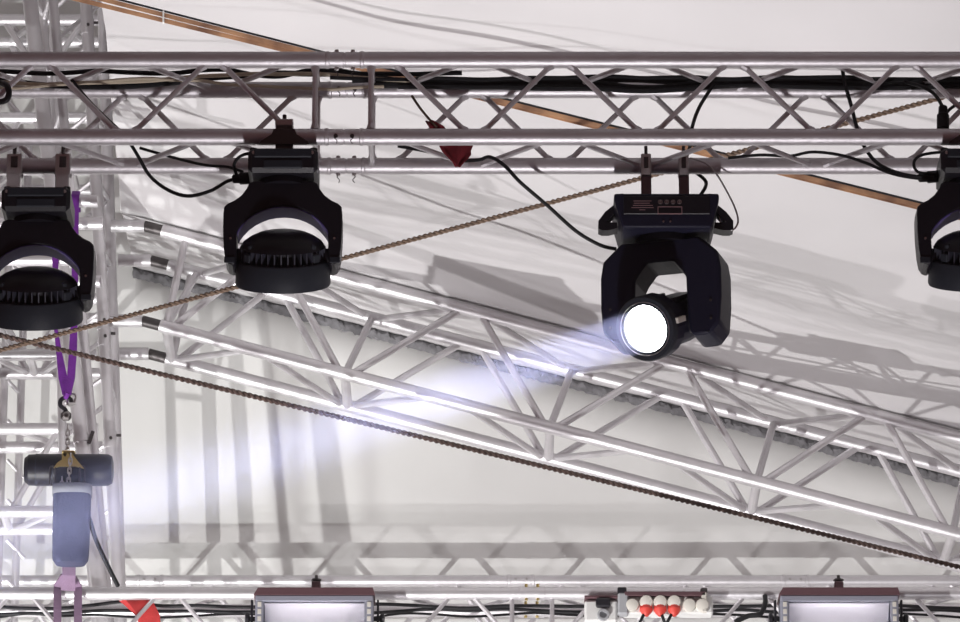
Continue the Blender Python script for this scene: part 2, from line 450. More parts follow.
# ---- truss fixed in front of the back wall, its shadow on the canvas
CY = 7.575
p = P(480, 581, CY)
def wall_ladder():
    zt, zb = p.z, p.z - 0.27; base = V((0, CY, zb - 0.03))
    t = thing('wall_truss', base, 'plain flat aluminium truss close in front of the white canvas wall', 'truss')
    for z in (zt, zb): MB().tube((-4.0, CY, z), (3.8, CY, z), 0.0255, 16).build('chord', 'aluminium', t, base)
    x = -3.9
    while x < 3.7:
        brace((x, CY, zt), (x + 0.23, CY, zb), 0.011, t, base); brace((x + 0.27, CY, zb), (x + 0.50, CY, zt), 0.011, t, base)
        x += 0.54
    for x in (P(150, 581, CY).x, P(521, 581, CY).x, P(795, 581, CY).x):
        c = MB().lathe([(-0.06, .0258), (-0.058, .0285), (-0.045, .0285), (-0.043, .0262), (0.043, .0262), (0.045, .0285), (0.058, .0285), (0.06, .0258)], (x, CY, zt), (1, 0, 0), 16).build('coupler', 'aluminium', t, base)
        for q in (-1, 1): MB().tube((x + q * .024, CY - .032, zt), (x + q * .024, CY + .032, zt), .006, 8).build('bolt', 'steel', c, base)
wall_ladder()

# ---- tower the rafter is pinned to
def tower():
    YA = RY - 0.02
    base = P(112, 622, YA); base.z = 0
    t = thing('tower_truss', base, 'upright aluminium tower that the sloping roof truss is pinned to', 'tower')
    def col(x0, y0, x1, y1, Y, r, name='chord'):
        a, c = P(x0, y0, Y), P(x1, y1, Y); d = (a - c) / (a.z - c.z)
        MB().tube(c + d * (0.02 - c.z), a + d * 0.5, r, 16).build(name, 'aluminium', t, base)
    col(86, 0, 109, 420, YA, 0.0255); col(103, 0, 115, 420, YA + 0.30, 0.0255)
    col(53, 0, 62, 420, YA + 0.05, 0.018)
    for k, py in enumerate(range(-20, 640, 66)):
        f = lambda x0, x1, y: x0 + (x1 - x0) * y / 420
        a = P(f(86, 109, py), py, YA); b_ = P(f(103, 115, py + 22), py + 22, YA + 0.30); c_ = P(f(53, 62, py + 30), py + 30, YA + 0.05)
        brace(a, b_, 0.010, t, base, 'rung'); brace(a, c_, 0.010, t, base, 'brace')
        brace(P(f(103, 115, py + 22), py + 22, YA + 0.3), P(f(53, 62, py + 62), py + 62, YA + 0.05), 0.010, t, base, 'brace')
    for py in (27, 322, 338, 440):
        q = P(86 + 23 * py / 420, py, YA); j = MB().tube(q + V((0, 0, -0.035)), q + V((0, 0, 0.035)), 0.0275, 16).build('collar', 'aluminium', t, base)
        MB().tube(q + V((0.005, -0.034, 0)), q + V((0.005, 0.03, 0)), 0.007, 6).build('bolt', 'dark_steel', j, base)
        MB().tube(q + V((-0.005, 0.0, 0.02)), q + V((0.045, 0.0, 0.02)), 0.006, 6).build('bolt', 'dark_steel', j, base)
tower()
def rake():
    Y = 5.55
    base = P(100, 622, Y); base.z = 0
    t = thing('raking_leg_truss', base, 'leaning pair of thick aluminium tubes beside the upright tower', 'tower')
    for (x0, x1, dy, r) in ((30, 96, 0.0, 0.031), (53, 104, 0.06, 0.020), (42, 90, 0.24, 0.016)):
        a, c = P(x0, 0, Y + dy), P(x1, 560, Y + dy); d = (a - c) / (a.z - c.z)
        MB().tube(c + d * (0.02 - c.z), a + d * 0.5, r, 18).build('chord', 'aluminium', t, base)
    for py in range(-10, 620, 58):
        f = lambda x0, x1, y: x0 + (x1 - x0) * y / 560
        brace(P(f(30, 96, py), py, Y), P(f(42, 90, py + 26), py + 26, Y + .24), 0.009, t, base)
        brace(P(f(53, 104, py), py, Y + .06), P(f(42, 90, py + 30), py + 30, Y + .24), 0.009, t, base)
    for py in (165, 440):
        q = P(30 + 66 * py / 560, py, Y); d = (P(30, 0, Y) - P(96, 560, Y)).normalized()
        j = MB().tube(q - d * 0.012, q + d * 0.012, 0.036, 18).build('flange', 'aluminium', t, base)
        MB().tube(q + V((0.03, -0.02, -0.02)), q + V((0.045, -0.02, 0.03)), 0.008, 6).build('bolt', 'dark_steel', j, base)
rake()
# ---- wing trusses running off to the left behind the tower
wings = [(20, 0.24, 6.75, 12, 'topmost of the wing trusses beside the tower, above the front truss'),
         (118, 0.24, 6.85, 97, 'wing truss beside the tower, crossing behind the front truss'),
         (201, 0.24, 4.72, 97, 'wing truss beside the tower that the purple sling is looped over'),
         (299, 0.25, 6.65, 100, 'wing truss behind the lower end of the purple sling'),
         (429, 0.36, 6.45, 98, 'tall wing truss behind the chain hoist')]
for i, (py, h, Y, px, lab) in enumerate(wings):
    pr = P(98, py, Y)
    box_truss('wing_truss', lab, (-3.6, Y, pr.z - h), (pr.x, Y, pr.z - h), (0, 0.26, 0), (0, 0, 1), h, 0.0255, 0.0135,
              0.40 if h < .3 else 0.50, 0.1 + 0.13 * i, 'wing trusses beside the tower', posts=True)
def wing_post():
    Y = 7.0; base = P(8, 622, Y); base.z = 0
    t = thing('wing_post', base, 'slim upright ladder post behind the wing trusses', 'tower')
    for x, dy in ((7, 0), (24, 0.02)):
        q = P(x, 300, Y + dy); MB().tube((q.x, q.y, 0), (q.x, q.y, 9.3), 0.017, 12).build('chord', 'aluminium', t, base)
    for py in range(-20, 640, 40):
        brace(P(7, py, Y), P(24, py + 18, Y + .02), 0.009, t, base, 'rung')
wing_post()

# ================================================================== moving heads
def half_clamp(mb, c, r, wid):
    """strap clamp round a tube lying along X at c"""
    c = V(c); seg = 14; rr = r + 0.006
    prof = [(math.cos(rad(a)) * rr, math.sin(rad(a)) * rr) for a in [-60 + 300 * i / seg for i in range(seg + 1)]]
    inn = [(math.cos(rad(a)) * (r + .001), math.sin(rad(a)) * (r + .001)) for a in [-60 + 300 * i / seg for i in range(seg + 1)]]
    vs = []
    for (a, b_) in zip(prof, inn):
        for xx in (-wid / 2, wid / 2): vs += [c + V((xx, a[0], a[1])), c + V((xx, b_[0], b_[1]))]
    fs = []
    for i in range(seg):
        q = 4 * i
        fs += [[q, q + 4, q + 6, q + 2], [q + 1, q + 3, q + 7, q + 5], [q, q + 1, q + 5, q + 4], [q + 2, q + 6, q + 7, q + 3]]
    fs += [[0, 2, 3, 1], [4 * seg, 4 * seg + 1, 4 * seg + 3, 4 * seg + 2]]
    mb.add(vs, fs)

def arc(cx, cz, rx, rz_, a0, a1, n): return [(cx + rx * math.cos(rad(a0 + (a1 - a0) * i / n)), cz + rz_ * math.sin(rad(a0 + (a1 - a0) * i / n))) for i in range(n + 1)]

def wash_head(loc, label, style, tilt=30.0, pan=0.0):
    """loc: centre of the tube it hangs from; local axes X right, Y away, Z up"""
    t = thing('moving_wash_light', loc, label, 'stage light', 'wash moving heads on the front truss')
    if style == 'omega':
        c = MB(); half_clamp(c, (0, 0, 0), CR, 0.05); c.box((0, -0.012, 0.032), (0.052, 0.05, 0.022), bev=.003)
        cl = c.build('clamp', 'steel', t)
        MB().tube((0, -0.015, 0.04), (0, -0.015, 0.062), 0.006, 8).build('clamp_bolt', 'dark_steel', cl)
        MB().prism([(-0.072, -0.034), (0.072, -0.034), (0.068, -0.026), (0.036, -0.004), (0.030, 0.012), (-0.030, 0.012), (-0.036, -0.004), (-0.068, -0.026)], -0.034, -0.028).build('bracket', 'dark_steel', t)
        MB().box((0, 0.0, -0.046), (0.05, 0.05, 0.042)).build('spigot', 'dark_steel', t)
        zb = -0.066
    else:
        for x in (-0.071, 0.071):
            c = MB(); half_clamp(c, (x, 0, 0), CR, 0.045); c.box((x, -0.031, -0.004), (0.045, 0.008, 0.075), bev=.003)
            cl = c.build('clamp', 'steel', t)
            b2 = MB().box((x, -0.0365, 0.006), (0.020, 0.004, 0.034), bev=.001).build('slot', 'dark_steel', cl)
            MB().tube((x, -0.03, 0.03), (x, -0.03, 0.055), 0.006, 8).build('clamp_bolt', 'dark_steel', cl)
            MB().box((x, -0.02, -0.063), (0.04, 0.05, 0.060), bev=.003).build('leg_bracket', 'steel', t)
        zb = -0.090
    # base box
    b_ = MB().box((0, 0.0, zb - 0.0375), (0.200, 0.19, 0.075), bev=0.012)
    base_o = b_.build('base', 'black_plastic', t)
    MB().box((0, -0.097, zb - 0.020), (0.165, 0.008, 0.026), bev=.003).build('front_panel', 'charcoal_plastic', base_o)
    MB().box((0, -0.092, zb - 0.052), (0.112, 0.012, 0.026), bev=.003).build('handle', 'charcoal_plastic', base_o)
    for s in (-1, 1):
        MB().tube((s * 0.086, -0.05, zb), (s * 0.086, -0.05, zb + 0.011), 0.011, 10).build('foot', 'rubber', base_o)
        MB().tube((s * 0.084, -0.0945, zb - 0.018), (s * 0.084, -0.0985, zb - 0.018), 0.005, 8).build('screw', 'steel', base_o)
    # neck and yoke: an arch
    zy = zb - 0.075
    MB().lathe([(0, 0.070), (-0.02, 0.075)], (0, 0, zy), (0, 0, 1), 24).build('pan_bearing', 'black_plastic', t)
    zt = zy - 0.012           # top of yoke
    W = 0.170
    outer = [(x, zt - z) for x, z in ((0, 0), (.085, 0), (.098, .006), (.104, .022), (.118, .042), (.138, .058), (.158, .068), (W - .002, .078), (W, .098), (W, .15), (W - .003, .205), (W - .008, .236), (W - .016, .249), (W - .028, .254))]
    inner = [(x, zt - z) for x, z in ((0, .076), (.022, .0775), (.044, .082), (.064, .090), (.084, .101), (.102, .115), (.118, .133), (.127, .146), (.131, .156), (.131, .175), (.130, .21), (.130, .23), (.132, .248), (.138, .254))]
    L_ = [(-x, z) for x, z in outer[::-1]] + outer[1:]; R_ = [(-x, z) for x, z in inner[::-1]] + inner[1:]
    yk = MB().strip(L_, R_, -0.050, 0.050).build('yoke', 'black_plastic', t, smooth=35)
    bv = yk.modifiers.new('bevel', 'BEVEL'); bv.width = 0.006; bv.segments = 2; bv.limit_method = 'ANGLE'; bv.angle_limit = rad(40)
    # violet lining on the inner arch
    lin = MB(); lo = [(x * 0.995, z - 0.0005) for x, z in R_[5:-5]]; li = [(x * 0.985, z - 0.0025) for x, z in R_[5:-5]]
    lin.strip(lo, li, -0.044, 0.044); lin.build('arch_lining', 'violet_lining', yk)
    for s in (-1, 1):
        MB().box((s * 0.150, -0.0515, zt - 0.240), (0.030, 0.004, 0.018), bev=.0015).build('end_cap', 'charcoal_plastic', yk)
        MB().tube((s * 0.148, -0.050, zt - 0.175), (s * 0.148, -0.0535, zt - 0.175), 0.0035, 8).build('screw', 'steel', yk)
    # head
    pz = zt - 0.219; th = rad(tilt)
    d = V((0, math.sin(th), -math.cos(th))); e = V((0, math.cos(th), math.sin(th)))     # d: lens direction, e: rear side across the head
    o = V((0, 0, pz))
    head = MB().lathe([(-0.080, 0.02), (-0.079, 0.050), (-0.074, 0.070), (-0.064, 0.092), (-0.050, 0.112), (-0.038, 0.120), (-0.034, 0.122), (-0.032, 0.100), (0.004, 0.100), (0.006, 0.128)], o, d, 48).build('head', 'black_plastic', t, smooth=35)
    ring = MB().lathe([(0.000, 0.120), (0.002, 0.132), (0.006, 0.1345), (0.070, 0.1365), (0.076, 0.134), (0.076, 0.122), (0.060, 0.120)], o, d, 56, False).build('front_ring', 'charcoal_plastic', t, smooth=35)
    lp = MB().lathe([(0.058, 0.0), (0.058, 0.122), (0.050, 0.122), (0.050, 0.0)], o, d, 40, False).build('lens_plate', 'black_plastic', t)
    for k in range(19):
        rr, a = (0, 0) if k == 0 else ((0.045, k * 60) if k < 7 else (0.09, k * 30))
        q = o + d * 0.058 + (V((1, 0, 0)) * math.cos(rad(a)) + e * math.sin(rad(a))) * rr
        MB().lathe([(0.0, 0.017), (0.006, 0.013), (0.009, 0.005)], q, d, 12).build('lens', 'led_lens', lp)
    fins = MB()
    for k in range(-19, 20):
        a = rad(k * 9.0)
        rdir = V((math.sin(a), 0, 0)) - e * math.cos(a); tdir = V((math.cos(a), 0, 0)) + e * math.sin(a)
        Mx = Matrix((rdir, tdir, d)).transposed()
        fins.box(o - d * 0.016 + rdir * 0.110, (0.026, 0.0035, 0.036), Mx)
    fins.build('heat_sink', 'fin_grey', t, smooth=0)
    for s in (-1, 1):
        a = rad(s * 52); rdir = V((math.sin(a), 0, 0)) - e * math.cos(a); tdir = V((math.cos(a), 0, 0)) + e * math.sin(a)
        Mx = Matrix((rdir, tdir, d)).transposed()
        MB().box(o - d * 0.015 + rdir * 0.116, (0.024, 0.028, 0.026), Mx, bev=.003).build('latch', 'charcoal_plastic', t)
        MB().box(o - d * 0.046 + rdir * 0.108, (0.022, 0.016, 0.014), Mx, bev=.003).build('latch_hook', 'charcoal_plastic', t)
        MB().tube(o + V((s * 0.10, 0, 0)), o + V((s * 0.138, 0, 0)), 0.03, 18).build('tilt_bearing', 'black_plastic', t)
    t.rotation_euler = (0, 0, rad(pan))
    return t
q = P(284.5, 137, 0); wash_head(q, 'black wash moving head hung by one clamp beside the truss joint', 'omega', 30)
q = P(39.5, 168, TD); wash_head(q, 'black wash moving head hung by two clamps, in front of the purple sling', 'pair', 30)
q = P(972, 137, 0); wash_head(q, 'black wash moving head with an upright cable plug on the chord above it', 'omega', 28)

# ---- lit beam lamp
BL = P(664.5, 168, TD)
LENS = P(645, 328, 0.0)
PAN = rad(-17)
def beam_head():
    t = thing('moving_beam_light', BL, 'navy black beam moving head with glowing white lens and hexagonal arch', 'stage light')
    for x in (-0.055, 0.055):
        c = MB(); half_clamp(c, (x, 0, 0), CR, 0.030); c.box((x, -0.031, -0.002), (0.030, 0.009, 0.070), bev=.003)
        cl = c.build('clamp', 'steel', t)
        MB().box((x, -0.0365, 0.004), (0.013, 0.004, 0.034), bev=.001).build('slot', 'dark_steel', cl)
        MB().tube((x, -0.031, 0.03), (x, -0.031, 0.056), 0.005, 8).build('clamp_bolt', 'dark_steel', cl)
        MB().box((x, -0.026, -0.076), (0.030, 0.010, 0.104), bev=.002).build('hanger_plate', 'hood_brown', t)
    zt = -0.124; D = 0.125
    # base: a trapezoid body, wider on top
    b_ = MB().prism([(-0.128, zt - 0.105), (0.128, zt - 0.105), (0.152, zt - 0.018), (0.152, zt), (-0.152, zt), (-0.152, zt - 0.018)], -D, D)
    base = b_.build('base', 'navy_plastic', t, smooth=20)
    bv = base.modifiers.new('bevel', 'BEVEL'); bv.width = 0.006; bv.segments = 2; bv.limit_method = 'ANGLE'
    MB().box((0, -D - 0.002, zt - 0.038), (0.250, 0.006, 0.056), bev=.002).build('control_panel', 'black_plastic', t)
    for k, x in enumerate((-0.0185, 0.000, 0.0185, 0.037)):
        kb = MB().torus((x, -D - 0.006, zt - 0.029), 0.0055, 0.0016, (0, 1, 0), 14, 6).build('button', 'steel', t)
        MB().tube((x, -D - 0.004, zt - 0.029), (x, -D - 0.007, zt - 0.029), 0.003, 8).build('button_cap', 'steel', kb)
    fr = MB()
    for (cx, cz, sx, sz) in ((0.009, zt - 0.0445, 0.070, 0.0018), (0.009, zt - 0.0655, 0.070, 0.0018), (-0.0255, zt - 0.055, 0.0018, 0.022), (0.0435, zt - 0.055, 0.0018, 0.022)):
        fr.box((cx, -D - 0.006, cz), (sx, 0.003, sz))
    f_ = fr.build('display_frame', 'print_pale', t, smooth=0)
    MB().box((0.009, -D - 0.0055, zt - 0.055), (0.067, 0.002, 0.020)).build('display', 'display', f_)
    for k, (ln, dx) in enumerate(((0.052, 0), (0.046, -.002), (0.058, 0.001), (0.064, 0), (0.018, -.001))):
        MB().box((-0.070 + dx, -D - 0.0055, zt - 0.026 - 0.0068 * k), (ln, 0.0012, 0.0014)).build('print_line', 'print_pale', t, smooth=0)
    for s in (-1, 1):
        MB().tube((s * 0.128, -0.07, zt - 0.002), (s * 0.128, -0.07, zt + 0.014), 0.013, 12).build('foot', 'rubber', t)
        # side handle: an angular loop
        ho = [(0.150, zt - 0.008), (0.176, zt - 0.030), (0.196, zt - 0.058), (0.196, zt - 0.082), (0.186, zt - 0.087), (0.166, zt - 0.087), (0.140, zt - 0.080)]
        hi = [(0.150, zt - 0.034), (0.160, zt - 0.046), (0.170, zt - 0.058), (0.176, zt - 0.061), (0.172, zt - 0.062), (0.166, zt - 0.063), (0.142, zt - 0.063)]
        MB().strip([(s * x, z) for x, z in ho], [(s * x, z) for x, z in hi], -0.05, 0.0).build('handle', 'black_plastic', t, smooth=20)
        MB().tube((s * 0.010, -D - 0.004, zt - 0.088), (s * 0.010, -D + 0.010, zt - 0.088), 0.0028, 8).build('screw', 'steel', t)
    # yoke, panned towards the beam
    Rz = Matrix.Rotation(PAN, 3, 'Z')
    zy = zt - 0.105
    MB().lathe([(0, 0.09), (-0.022, 0.095)], (0, 0, zy), (0, 0, 1), 24).build('pan_bearing', 'black_plastic', t)
    z1 = zy - 0.016
    W = 0.180
    outer = [(0.0, z1), (0.06, z1), (0.118, z1), (W - 0.008, z1 - 0.050), (W, z1 - 0.10), (W, z1 - 0.19), (W - 0.006, z1 - 0.265), (W - 0.030, z1 - 0.295), (W - 0.05, z1 - 0.300)]
    inner = [(0.0, z1 - 0.066), (0.036, z1 - 0.066), (0.042, z1 - 0.069), (0.066, z1 - 0.100), (0.076, z1 - 0.120), (0.078, z1 - 0.19), (0.080, z1 - 0.25), (0.086, z1 - 0.285), (0.096, z1 - 0.300)]
    L_ = [(-x, z) for x, z in outer[::-1]] + outer[1:]; R_ = [(-x, z) for x, z in inner[::-1]] + inner[1:]
    yk = MB().strip(L_, R_, -0.065, 0.065).build('yoke', 'navy_plastic', t, smooth=20, xf=Rz.to_4x4())
    bv = yk.modifiers.new('bevel', 'BEVEL'); bv.width = 0.008; bv.segments = 2; bv.limit_method = 'ANGLE'
    for s in (-1, 1):
        for k, zz in enumerate((z1 - 0.20, z1 - 0.255)):
            q = Rz @ V((s * 0.150, -0.066, zz)); q2 = Rz @ V((s * 0.150, -0.069, zz))
            MB().tube(q, q2, 0.004, 8).build('screw', 'dark_steel', yk)
    # head
    E = P(40, 530, 0) - CAM; E = CAM + E * (11.6 / E.dot(V((0, math.cos(PITCH), math.sin(PITCH)))))
    # pivot sits under the base; the lens face lies on the line pivot + 0.165 d
    piv = V((0.012, 0, z1 - 0.226))
    d = (E - (BL + piv)).normalized()
    x_ax = Rz @ V((1, 0, 0)); x_ax = (x_ax - d * x_ax.dot(d)).normalized(); u = d.cross(x_ax)
    if u.z < 0: u = -u
    hb = MB().lathe([(-0.150, 0.03), (-0.148, 0.050), (-0.13, 0.066), (-0.06, 0.074), (0.03, 0.076), (0.07, 0.078), (0.100, 0.096), (0.150, 0.095), (0.156, 0.090), (0.156, 0.068)], piv, d, 16, True)
    head = hb.build('head', 'navy_plastic', t, smooth=20)
    rg = MB().lathe([(0.140, 0.088), (0.142, 0.095), (0.160, 0.095), (0.167, 0.091), (0.167, 0.0690), (0.150, 0.067)], piv, d, 48, False).build('lens_ring', 'charcoal_plastic', t)
    MB().torus(piv + d * 0.167, 0.0775, 0.0016, d, 48, 6).build('bright_ring', 'steel', rg)
    MB().lathe([(0.1585, 0.068), (0.161, 0.060), (0.1635, 0.04), (0.165, 0.015)], piv, d, 48).build('lens', 'lens_glow', t)
    Mx = Matrix((x_ax, u, d)).transposed()
    pl = piv + x_ax * 0.074 + u * 0.055 + d * 0.115
    MB().box(piv + x_ax * 0.096 + u * 0.016 + d * 0.125, (0.010, 0.016, 0.050), Mx, bev=.001).build('rating_plate', 'cream_cap', head)
    for s in (-1, 1):
        MB().tube(piv + x_ax * (s * 0.06), piv + x_ax * (s * 0.084), 0.04, 18).build('tilt_bearing', 'black_plastic', t)
        MB().box(piv + x_ax * (s * 0.05) + u * 0.066 + d * 0.0, (0.014, 0.016, 0.15), Mx, bev=.003).build('cooling_rib', 'black_plastic', head)
    # the lamp's own light
    l = bpy.data.lights.new('beam_lamp_light', 'AREA'); o = bpy.data.objects.new('beam_lamp_light', l); COL.objects.link(o)
    l.shape = 'DISK'; l.size = 0.125; l.spread = rad(4.5); l.energy = 46.0; l.color = (0.55, 0.58, 1.0)
    o.location = BL + piv + d * 0.172; o.rotation_euler = d.to_track_quat('-Z', 'Y').to_euler()
    return t, d, piv
beam, beam_d, beam_piv = beam_head()

# ================================================================== chain hoist and slings
HY = 4.70
def hoist():
    c = P(69, 470, HY)
    base = P(71, 565, HY)
    t = thing('chain_hoist', base, 'black chain hoist with brass yoke and blue grey chain bag', 'hoist')
    mpp = (P(101, 470, HY).x - P(1, 470, HY).x) / 100
    MB().lathe([(-0.170, 0.030), (-0.168, 0.046), (-0.152, 0.059), (-0.12, 0.061), (0.12, 0.061), (0.150, 0.060), (0.164, 0.052), (0.168, 0.034)], c, (1, 0, 0), 36).build('motor_body', 'black_plastic', t, base)
    MB().lathe([(-0.0, 0.062), (0.004, 0.062)], c + V((-0.125, 0, 0)), (1, 0, 0), 36).build('motor_seam', 'charcoal_plastic', t, base)
    yk = MB().prism([(-0.052, -0.012), (-0.030, -0.006), (0.030, -0.006), (0.062, -0.014), (0.040, 0.012), (0.026, 0.030), (0.018, 0.044), (0.010, 0.032), (0.0, 0.048), (-0.010, 0.030), (-0.022, 0.044), (-0.022, 0.020), (-0.040, 0.006)], -0.072, -0.058)
    y_ = yk.build('brass_yoke', 'brass', t, c * 0 + base - c)
    MB().box(c + V((0, -0.02, 0.058)), (0.05, 0.06, 0.012), bev=.003).build('yoke_strap', 'brass', t, base)
    for s in (-1, 1):
        MB().torus(c + V((s * 0.056 - 0.0, -0.066, -0.042)), 0.010, 0.0035, (0, 1, 0), 14, 6, ((0, 0, 1), 0.055)).build('bag_shackle', 'dark_steel', t, base)
    # chains: up to the hook, down into the bag
    top = P(68, 426, HY)
    def chain(a, b_, n, m='steel'):
        a, b_ = V(a), V(b_); L = (b_ - a).length / n
        for i in range(n):
            q = a + (b_ - a) * ((i + .5) / n)
            MB().torus(q, 0.0062, 0.0028, (0, 1, 0) if i % 2 else (1, 0, 0), 10, 5, ((0, 0, 1), L * 0.75)).build('chain_link', m, t, base)
    chain(top, c + V((-0.006, -0.02, 0.062)), 6)
    chain(c + V((0.012, -0.078, 0.04)), c + V((0.006, -0.078, -0.075)), 6)
    chain(c + V((-0.02, -0.066, -0.05)), c + V((-0.02, -0.066, -0.085)), 2)
    blk = P(66, 416, HY)
    hb = MB().box(blk, (0.040, 0.03, 0.034), bev=.009).build('hook_block', 'dark_steel', t, base)
    MB().torus(blk + V((0.002, -0.016, 0)), 0.010, 0.003, (0, 1, 0), 14, 6).build('block_plate', 'steel', hb, base)
    hk = MB().path([blk + V((0, 0, 0.014)), blk + V((-0.004, 0, 0.026)), blk + V((-0.022, 0, 0.042)), blk + V((-0.021, 0, 0.064)), blk + V((-0.002, 0, 0.074)), blk + V((0.016, 0, 0.066)), blk + V((0.018, 0, 0.052))], 0.0085, 10, 6)
    hk.build('hook', 'black_plastic', t, base)
    sh = MB().torus(blk + V((0.020, -0.004, 0.064)), 0.014, 0.0045, (0.3, 1, 0), 16, 6, ((0.35, 0, 1), 0.020)); sh.tube(blk + V((0.010, -0.012, 0.046)), blk + V((0.036, -0.012, 0.046)), 0.006, 8)
    sh.build('shackle', 'steel', t, base)
    # chain bag: soft sack
    bt = P(72, 487, HY - 0.05).z; bb = P(72, 564, HY - 0.05).z; bx = P(71.5, 520, HY - 0.05).x
    mb = MB(); seg = 28; N = 16; vs = []
    for j in range(N + 1):
        tt = j / N; z = bb + (bt - bb) * tt
        w_ = 0.072 * (1 - 0.05 * (1 - tt)); dp = 0.055
        edge = min(1.0, math.sqrt(max(0.0, 1 - max(0, (0.10 - tt) / 0.10) ** 2)) * .999 + .001)
        for i in range(seg):
            a = 2 * math.pi * i / seg; ca, sa = math.cos(a), math.sin(a)
            sq = (abs(ca) ** 3.4 + abs(sa) ** 3.4) ** (-1 / 3.4)
            rr = (0.80 + 0.20 * edge) if tt < .1 else 1
            wr = 1 + 0.035 * noise.noise(V((ca * 2, sa * 2, z * 14))) * (1 - tt * .6)
            vs.append(V((bx + w_ * sq * ca * rr * wr, HY - 0.05 + dp * sq * sa * rr * wr, z)))
    fs = [[j * seg + i, j * seg + (i + 1) % seg, (j + 1) * seg + (i + 1) % seg, (j + 1) * seg + i] for j in range(N) for i in range(seg)] + [list(range(seg))[::-1]]
    mb.add(vs, fs); bag = mb.build('chain_bag', 'bag_canvas', t, base, smooth=60)
    sm_ = bag.modifiers.new('thickness', 'SOLIDIFY'); sm_.thickness = 0.003
    hm = MB(); vs = []
    for z, g_ in ((bt - 0.036, 1.03), (bt + 0.002, 1.04)):
        for i in range(seg):
            a = 2 * math.pi * i / seg; ca, sa = math.cos(a), math.sin(a); sq = (abs(ca) ** 3.4 + abs(sa) ** 3.4) ** (-1 / 3.4)
            vs.append(V((bx + 0.072 * g_ * sq * ca, HY - 0.05 + 0.055 * g_ * sq * sa, z)))
    hm.add(vs, [[i, (i + 1) % seg, seg + (i + 1) % seg, seg + i] for i in range(seg)]); h_ = hm.build('bag_hem', 'bag_hem', bag, base, smooth=60)
    sm_ = h_.modifiers.new('thickness', 'SOLIDIFY'); sm_.thickness = 0.004
hoist()
def ribbon(pts, width, thick=0.006, wdir=(1, 0, 0), mb=None, bow=0.0):
    """flat webbing along pts; width per point allowed"""
    mb = mb or MB(); pts = [V(p) for p in pts]; wd = V(wdir).normalized(); vs = []; n_ = len(pts)
    for i, p in enumerate(pts):
        d = (pts[min(i + 1, n_ - 1)] - pts[max(i - 1, 0)]).normalized()
        x = (wd - d * wd.dot(d)).normalized(); y = d.cross(x); w_ = (width[i] if isinstance(width, (list, tuple)) else width) / 2
        for (sx, sy) in ((-1, -1), (-.5, -1 - bow), (0, -1.0 - bow * 1.4), (.5, -1 - bow), (1, -1), (1, 1), (0, 1), (-1, 1)):
            vs.append(p + x * (sx * w_) + y * (sy * thick / 2))
    fs = [[i * 8 + k, i * 8 + (k + 1) % 8, (i + 1) * 8 + (k + 1) % 8, (i + 1) * 8 + k] for i in range(n_ - 1) for k in range(8)]
    fs += [list(range(8))[::-1], list(range((n_ - 1) * 8, n_ * 8))]
    return mb.add(vs, fs)
# purple round sling: two legs down to the hook
sl = MB()
SZ = P(60, 201, 4.72).z
def over(x): return V((P(x, 201, 4.72).x, 4.72, SZ))
ribbon([over(55) + V((0, .045, -.03)), over(55) + V((0, .034, .02)), over(55) + V((0, 0, .036)), over(55) + V((0, -.036, .01)), over(56) + V((0, -.036, -.06)), P(56, 330, HY), P(59, 352, HY), P(63, 378, HY), P(66, 394, HY)], [.03, .03, .03, .03, .03, .014, .022, .034, .028], 0.010, mb=sl, bow=1.0)
ribbon([over(76) + V((0, .045, -.03)), over(76) + V((0, .034, .02)), over(76) + V((0, 0, .036)), over(76) + V((0, -.036, .01)), over(76) + V((0, -.036, -.06)), P(75, 300, HY - .02), P(73, 350, HY - .02), P(71, 378, HY - .02), P(68, 394, HY - .02)], [.03, .03, .03, .03, .03, .022, .030, .030, .024], 0.010, mb=sl, bow=1.0)
sl.path([P(66, 393, HY), P(66, 397, HY - .01), P(68, 393, HY - .02)], 0.010, 8)
solo(sl, 'round_sling', 'purple_sling', 'bright purple round sling holding the chain hoist hook', 'sling')
# faded slings from the bag down round the hoisted truss
s2 = MB()
ribbon([P(69, 558, HY), P(69, 575, HY + .02), P(68, 590, HY + .1)], [.05, .050, .055], 0.008, mb=s2, bow=.6)
for x in (57.5, 78):
    ribbon([P(68 + (x - 68) * .3, 575, HY + .06), P(x, 586.5, BY - .05), P(x, 592, BY - .055), P(x, 622, BY - .055), P(x, 650, BY - .05), P(x, 672, BY - .04)], 0.030, 0.007, mb=s2, bow=.5)
solo(s2, 'round_sling', 'pale_purple_sling', 'faded mauve sling forking around the hoisted truss below the chain bag', 'sling')
cb = MB().path([P(88, 515, HY - .05), P(91, 524, HY - .06), P(96, 540, HY - .02), P(106, 562, HY + .02), P(118, 586, HY + .1)], 0.0085, 8)
solo(cb, 'power_cable', 'rubber', 'short black cable slanting from the chain bag to the truss', 'cable')

